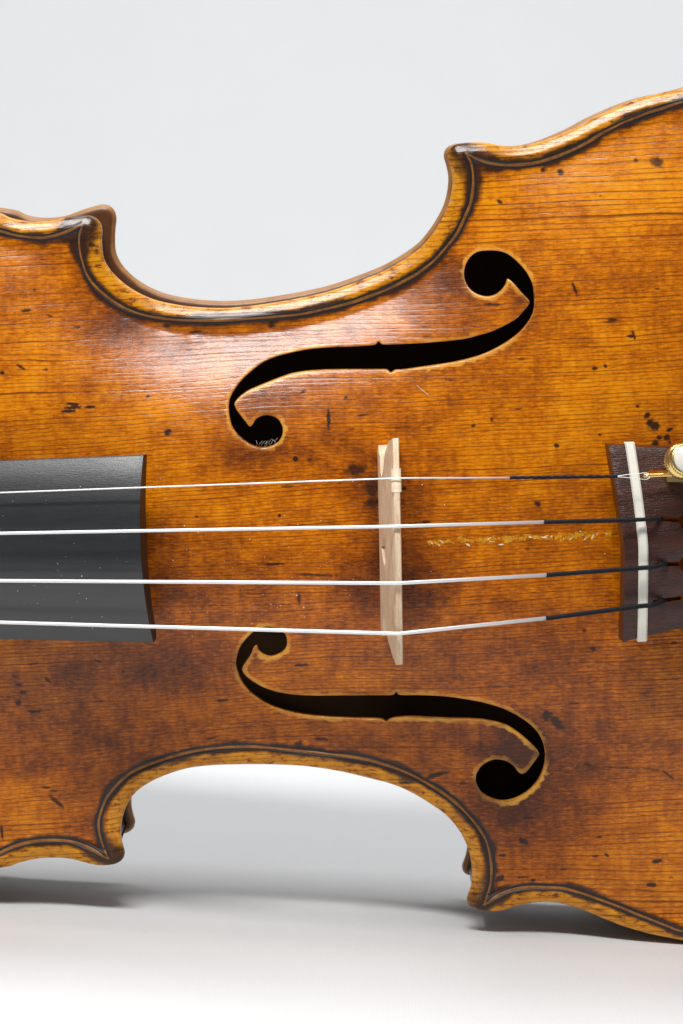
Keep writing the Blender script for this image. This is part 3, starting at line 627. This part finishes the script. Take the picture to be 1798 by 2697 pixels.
def build_neck():
    rings = []
    for u in np.linspace(-326, -188, 16):
        c, h, w = fb_c(u), fb_h(u)*.93, fb_w(u)-8.3; dep = 13 if u < -215 else 13+(u+215)**2*.02
        rings.append([(u, c+h*math.cos(a), w+dep*math.sin(a)*(1 if math.sin(a) < 0 else .05)) for a in np.linspace(0, 2*math.pi, 20, endpoint=False)])
    m = Mesh(); m.grid(rings, True, True, True); part('neck', m, M['maple'])
    m = Mesh(); c, h, w = fb_c(-327), fb_h(-327), fb_w(-327)
    m.grid([[(u, c-h, w-6), (u, c+h, w-6), (u, c+h, w-1.5), (u, c, w+.6), (u, c-h, w-1.5)] for u in (-330, -325.4)], True, True, True)
    part('nut', m, M['ebony'], smooth=False)
    rings = []
    for u, hh, dd in ((-330, 11.5, 20), (-350, 11, 19), (-375, 10, 17), (-395, 9, 14), (-405, 7, 9)):
        c = fb_c(-330); w = fb_w(-330)-2+(u+330)*.10
        rings.append([(u, c-hh, w-dd), (u, c+hh, w-dd), (u, c+hh, w), (u, c-hh, w)])
    m = Mesh(); m.grid(rings, True, True, True); part('pegbox', m, M['maple'], smooth=False)
build_neck()

# ---------------------------------------------------------------- bridge
def crown(v): return 46.2-((v-.6)/25.5)**2*8.6
def build_bridge():
    vc = .55
    base = lambda v: float(surface(np.array([[-1.5, v]]))[0])
    tv = np.linspace(-25.3, 25.4, 40)+vc
    half = [(24.9, 36.2), (24.2, 32.0), (21.6, 29.6), (18.0, 29.2), (15.8, 27.2), (16.8, 24.8), (20.0, 23.2), (20.9, 20.2), (21.6, 18.0)]
    pts = [(v, crown(v)) for v in tv]
    r = [(vc+a, b) for a, b in half]
    foot_r = [(vc+21.6, base(vc+21.6)+.05), (vc+16, base(vc+16)+.05), (vc+11.2, base(vc+11.2)+.05), (vc+9.6, 18.6), (vc+6, 21.2), (vc+2.5, 22.4)]
    right = r+foot_r
    left = [(2*vc-a, b) for a, b in right][::-1]
    for i, (a, b) in enumerate(left):
        if abs(a-vc) > 10.5 and b < 17.9: left[i] = (a, base(a)+.05)
    poly = np.array(pts+right+left)          # crown from bass to treble, then down the treble side
    if area(poly) < 0: poly = poly[::-1]
    poly = resample(poly, .6, True)
    ts = np.linspace(0, 2*math.pi, 28, endpoint=False)
    heart = np.array([(vc+3.6*math.sin(t)**3, 31.2+.24*(13*math.cos(t)-5*math.cos(2*t)-2*math.cos(3*t)-math.cos(4*t))) for t in ts])[::-1]
    if area(heart) < 0: heart = heart[::-1]
    g = grid_points(-26, 27, 13, 48, 1.2); g = g[inside(g, poly) & (nearest(g, poly)[0] > .7) & ~inside(g, heart) & (nearest(g, heart)[0] > .6)]
    P, F, loops = triangulate(poly, [heart], g)
    dep = crown(P[:, 0])-P[:, 1]
    endt = np.clip((25.6-np.abs(P[:, 0]-vc))/5.0, 0, 1)
    th = 1.55+3.2*np.clip(dep/22, 0, 1)**.85*(.55+.45*endt)
    ub = .05+.0265*P[:, 0]                    # the bridge stands a touch askew
    rnd = np.clip(.35-dep, 0, .35)*.5
    n = len(P)
    B = np.column_stack([ub-rnd, P]); A = np.column_stack([ub-th+rnd, P])
    V = np.vstack([B, A]); FF = [tuple(f) for f in F]+[tuple(i+n for i in f[::-1]) for f in F]
    for L in loops: FF += [(L[i], L[i]+n, L[(i+1) % len(L)]+n, L[(i+1) % len(L)]) for i in range(len(L))]
    o = part('bridge', (V, FF), M['bridge'], sharp=35, label='pale unvarnished maple bridge')
    # parchment patch under the thinnest string
    rings = []
    for v in np.linspace(14.6, 19.6, 12):
        lean_ = .05+.0265*v; w = crown(v); k = .05+(.07 if v < 15 or v > 19.2 else 0)
        rings.append([(lean_+.25, v, w-1.2), (lean_+.2, v, w-.1), (lean_-.4, v, w+k), (lean_-1.2, v, w+k), (lean_-1.9, v, w-.2), (lean_-2.0, v, w-1.4)])
    m = Mesh(); m.grid(rings, False); part('parchment', (m.v, m.f), M['parchment'], o)
build_bridge()

# ---------------------------------------------------------------- tailpiece
def tp_half(u): return np.interp(u, [46, 62, 80, 110, 150, 158], [22.6, 20.4, 17.6, 13.8, 10.6, 9.6])
def tp_c(u): return -1.25+.035*(u-48)
def tp_w(u, v):
    t = np.abs(v-tp_c(u))/22.
    return 32.6-(u-49)*.13-5.2*t**1.35
def build_tailpiece():
    edge = []
    vs_t = np.linspace(-1, 1, 25)
    for k in vs_t: edge.append((49.9-1.5*abs(k)**1.2-1.0*k*.75, -1.25+22.45*k))      # sounding end, shallow hollow
    for u in np.linspace(52, 156, 40): edge.append((u, tp_c(u)+tp_half(u)))
    for k in np.linspace(1, -1, 9)[1:-1]: edge.append((157+1.5*(1-k*k), tp_c(157)+tp_half(157)*k))
    for u in np.linspace(156, 52, 40): edge.append((u, tp_c(u)-tp_half(u)))
    poly = np.array(edge); poly = poly if area(poly) > 0 else poly[::-1]
    poly = resample(poly, .7, True)
    def keyhole(us, vs_, uc, vcn, r=2.15, w=.5):
        q = [(us, vs_-w), (us-.2, vs_), (us, vs_+w)]
        a0 = math.asin(w/r)
        dirn = math.atan2(vs_-vcn, us-uc)
        a = [(uc+r*math.cos(dirn-t), vcn+r*math.sin(dirn-t)) for t in np.linspace(a0, 2*math.pi-a0, 18)]
        q = np.array([(us, vs_+w), (us-.25, vs_), (us, vs_-w)][::-1]+a)
        q = q if area(q) > 0 else q[::-1]
        return resample(q, .35, True)
    holes = [keyhole(56.3, 14.5, 66, 13.9, 1.6, .75), keyhole(56.0, 4.75, 64.7, 3.6), keyhole(57.0, -5.7, 64.4, -6.1), keyhole(56.2, -14.45, 64.9, -13.7)]
    g = np.vstack([grid_points(46, 75, -25, 23, .8), grid_points(75, 160, -22, 22, 2.2)])
    ok = inside(g, poly) & (nearest(g, poly)[0] > .4)
    for h in holes: ok &= ~inside(g, h) & (nearest(g, h)[0] > .3)
    P, F, loops = triangulate(poly, holes, g[ok])
    d = nearest(P, resample(poly, .2, True))[0]
    # thumb hollows behind the fret run towards the string holes
    scoop = np.zeros(len(P))
    for hv in (3.9, -5.9, -13.9): scoop += .45*np.exp(-((P[:, 1]-hv)/1.6)**2-((P[:, 0]-62.5)/4.5)**2)
    z = tp_w(P[:, 0], P[:, 1])-np.interp(d, [0, .15, .5], [.35, .1, 0])-scoop
    n = len(P); zb = tp_w(P[:, 0], P[:, 1])-np.interp(P[:, 0], [48, 60, 156], [6.2, 6.0, 5.0])
    sl = np.interp(d, [0, 3], [0, 1])
    V = np.vstack([np.column_stack([P, z]), np.column_stack([P[:, 0]-.9*np.clip((52-P[:, 0])/3, 0, 1)*0, P[:, 1], zb])])
    V[n:, 0] -= .55*np.clip((54-P[:, 0])/5, 0, 1)
    FF = [tuple(f) for f in F]+[tuple(i+n for i in f[::-1]) for f in F]
    for L in loops: FF += [(L[i], L[i]+n, L[(i+1) % len(L)]+n, L[(i+1) % len(L)]) for i in range(len(L))]
    o = part('tailpiece', (V, FF), M['rosewood'], sharp=38, label='dark reddish rosewood tailpiece with a bone fret')
    # bone fret let into the tailpiece, standing proud
    rings = []
    for k in np.linspace(-1, 1, 21):
        v = -1.1+22.5*k; u = 53.05-.5*abs(k)-1.25*abs(k)**1.4*(.8 if k > 0 else .25)-.25*k; w = tp_w(u+1, v)
        if abs(k) > .98: w -= .1
        rings.append([(u, v, w-3.2), (u-.05, v, w+.35), (u+.3, v, w+.8), (u+1.75, v, w+.85), (u+2.15, v, w+.4), (u+2.15, v, w-3.2)])
    m = Mesh(); m.grid(rings, True, True, True); part('fret', m, M['bone'], o, sharp=35, label='ivory coloured bone fret across the tailpiece')
    # tail cord and saddle
    for s in (-1, 1):
        path = np.array([(152, 2.4+s*3.5, 14), (157, 2.4+s*3.4, 10.), (161.5, 1+s*3.2, 2.2), (163.2, 1+s*2, -17)])
        part('tail_cord', tube(path, .9, 8), M['silk'], o)
    m = Mesh(); m.grid([[(156, v, -1), (163, v, -1), (162.5, v, 1.6), (157, v, 1.4)] for v in np.linspace(-15, 17, 6)], True, True, True)
    part('saddle', m, M['ebony'], smooth=False)
    return o
tailpiece = build_tailpiece()

# fine tuner: gilt knurled screw with a pearl cap
def build_tuner():
    root_axis = np.array([.27, .25, 1.0]); root_axis /= np.linalg.norm(root_axis)
    a = np.cross(root_axis, [0, 1., 0]); a /= np.linalg.norm(a); b = np.cross(root_axis, a)
    C = np.array([61.6, 17.0, 34.5])
    def lathe(prof, sides, knurl=None):
        rings = []
        for i, (r, h) in enumerate(prof):
            rg = []
            for k in range(sides):
                t = 2*math.pi*k/sides; rr = r
                if knurl and i in knurl: rr += .13*(1 if k % 2 else -1)
                rg.append(C+root_axis*h+rr*(math.cos(t)*a+math.sin(t)*b))
            rings.append(rg)
        m = Mesh(); m.grid(rings, True, True, True); return m
    base = part('fine_tuner', lathe([(1.2, -4), (1.2, 0), (2.2, 2.0), (3.65, 3.2), (3.85, 3.5), (3.85, 5.0), (3.6, 5.25), (3.2, 5.6), (3.2, 5.9), (3.5, 6.2), (3.55, 6.4), (3.55, 7.1), (3.3, 7.4), (2.8, 7.5)], 72, (3, 4, 5, 9, 10, 11)), M['gold'], sharp=50, label='gilt fine tuner screw for the thinnest string')
    part('pearl_cap', lathe([(3.0, 7.45), (3.0, 7.8), (2.75, 8.2), (2.2, 8.55), (1.3, 8.75), (.4, 8.82)], 48), M['pearl'], base)
    hook = tube(spline([(66, 14.2, 31.0), (61, 14.4, 31.6), (57.4, 14.5, 32.6), (55.4, 14.6, 33.3), (54.6, 14.6, 32.9)], .5), .5, 10)
    part('string_hook', hook, M['gold'], base)
    lev = Mesh(); lev.grid([[(u, 14-1.3, w-.8), (u, 14+1.3, w-.8), (u, 14+1.3, w+.5), (u, 14-1.3, w+.5)] for u, w in ((60, 30.4), (64, 31.6), (70, 30.2))], True, True, True)
    part('lever', lev, M['gold'], base, sharp=40)
build_tuner()

# ---------------------------------------------------------------- strings
STR = [  # name, metal, radius, nut..fingerboard point, bridge, winding start, fret, end
    ('steel', .17, (-89.2, 16.93, 28.6), (.1, 17.63, 43.15), (24.95, 16.14, 39.0), (48.7, 14.88, 34.6), None),
    ('aluminium', .37, (-89.4, 8.12, 31.6), (-.2, 7.42, 46.25), (32.1, 6.01, 39.4), (53.6, 4.95, 34.2), (57.6, 4.6, 31.6)),
    ('aluminium', .41, (-90, -2.54, 31.6), (-.6, -5.12, 46.2), (32.2, -5.81, 39.2), (53.8, -5.85, 34.3), (58.4, -5.65, 31.6)),
    ('silver', .43, (-90.9, -12.33, 28.8), (-1.0, -16.74, 43.0), (31.8, -15.75, 37.2), (53.6, -14.6, 33.0), (57.6, -14.4, 30.2)),
]
for metal, r, a, b, c, d, e in STR:
    a, b, c, d = map(np.array, (a, b, c, d)); b[2] += r*.6
    nut = b+(a-b)*(325/abs(a[0]-b[0])); body_path = np.vstack([nut, b+(a-b)*1.8, a, b-np.array([1.2, 0, .18]), b, b+(c-b)*.02, c])
    s = part('string', tube(body_path, r, 14), M[metal], label={.17: 'thin steel string, uppermost of the four', .37: 'wound string, second from the top', .41: 'wound string, third from the top', .43: 'wound string, lowest and thickest of the four'}[r])
    k = r*1.12+.06
    if e is None:
        path = resample(np.vstack([c-(c-b)*.01, d]), .12)
        part('silk_winding', tube(path, k+.12+.03*np.sin(np.arange(len(path))*.13), 10, (1.9, .05)), M['silk'], s)
        for q in (-1, 1):
            part('loop', tube(spline([d-np.array([.5, 0, 0]), (51.0, 14.85+q*.35, 34.75), (53.5, 14.7+q*.55, 34.6), (55.2, 14.6+q*.75, 33.9), (56.2, 14.6+q*.2, 33.6)], .4), .075, 8), M['steel'], s)
    else:
        e = np.array(e); f = e+np.array([1.0, 0, -2.4])
        path = resample(spline(np.vstack([c-(c-b)*.01, c+(d-c)*.5, d, d+np.array([1.6, 0, -.15]), e, f]), .3), .1)
        part('silk_winding', tube(path, k, 12, (.42, .05)), M['silk'], s)

# ---------------------------------------------------------------- old glue along the centre joint, lint and dust
def flake(cu, cv, w0, sz, el, ang, jag=.35, k=9):
    th = np.sort(rng.uniform(0, 2*math.pi, k)); r = rng.uniform(1-jag, 1+jag, k)
    x, y = r*np.cos(th)*sz*el, r*np.sin(th)*sz; c, s = math.cos(ang), math.sin(ang)
    q = np.stack([cu+x*c-y*s, cv+x*s+y*c], 1); z = surface(q)
    return q, z
def flakes(items, thick):
    m = Mesh()
    for it in items:
        q, z = flake(*it); n = len(q)
        m.add(list(np.column_stack([q, z+thick]))+list(np.column_stack([q, z-.1])),
              [tuple(range(n))]+[(i, n+i, n+(i+1) % n, (i+1) % n) for i in range(n)])
    return m
items = []; pale = []
for u in np.arange(4, 49, .55):
    dens = np.interp(u, [4, 8, 14, 18, 36, 42, 49], [.3, .75, .45, .8, .85, .45, .3])
    if rng.random() < dens:
        items.append((u, -.62+rng.normal(0, .25), 0, rng.uniform(.28, .72), rng.uniform(1, 1.8), rng.uniform(-.3, .3)))
    if rng.random() < .42*dens:
        pale.append((u, -.6+rng.normal(0, .5), 0, rng.uniform(.08, .2), rng.uniform(1.5, 5), rng.uniform(-1.6, 1.6)))
g = part('glue_residue', flakes(items, .035), M['glue'], smooth=False, label='flaking amber glue along the centre joint'); g['kind'] = 'stuff'
g2 = part('pale_flakes', flakes(pale, .09), M['flake'], smooth=False); g2['kind'] = 'stuff'

dust = Mesh()
def speck(u, v, z, r):
    o = np.array([(1, 0, 0), (-1, 0, 0), (0, 1, 0), (0, -1, 0), (0, 0, 1), (0, 0, -.6)])*r*rng.uniform(.6, 1.4, (6, 3))
    dust.add(o+np.array([u, v, z]), [(0, 2, 4), (2, 1, 4), (1, 3, 4), (3, 0, 4), (2, 0, 5), (1, 2, 5), (3, 1, 5), (0, 3, 5)])
dp = []
for k in range(210):
    if k < 130: p = (rng.normal(-28, 14), rng.normal(-8, 7))
    elif k < 165: p = (rng.normal(8, 10), rng.normal(5, 12))
    else: p = (rng.uniform(-85, 65), rng.uniform(-70, 70))
    dp.append(p)
dp = np.array(dp); ok = inside(dp, outline)
for h in f_holes: ok &= ~inside(dp, h)
dp = dp[ok]
for p, z in zip(dp, surface(dp)): speck(p[0], p[1], z+.02, min(.2, .055*rng.lognormal(0, .5)))
for k in range(45):
    u = rng.uniform(-90, -60); v = rng.uniform(-15, 18); speck(u, v, fb_w(u)-(42-math.sqrt(42**2-(v-fb_c(u))**2))+.02, .06*rng.lognormal(0, .4))
d_ = part('dust_specks', dust, M['dust'], smooth=False); d_['kind'] = 'stuff'
lp = spline([(5.6, 35.2), (6.6, 34.2), (7.8, 33.2), (8.2, 32.7)], .3); part('lint_fibre', tube(np.column_stack([lp, surface(lp)+.12]), .05, 6), M['dust'])
hair = Mesh()
for k in range(9):
    i = int(np.argmin(np.hypot(f_holes[0][:, 0]-(-33+k*.95), f_holes[0][:, 1]-18))) ; p = f_holes[0][i]
    q = spline([(p[0], p[1], 9.5), (p[0]+rng.normal(.2, .3), p[1]+.7, 10.2), (p[0]+rng.normal(.5, .5), p[1]+1.5, 9.6)], .3)
    t = tube(q, .02, 5); hair.add(t.v, t.f)
h_ = part('lint_in_hole', hair, M['dust']); h_['kind'] = 'stuff'
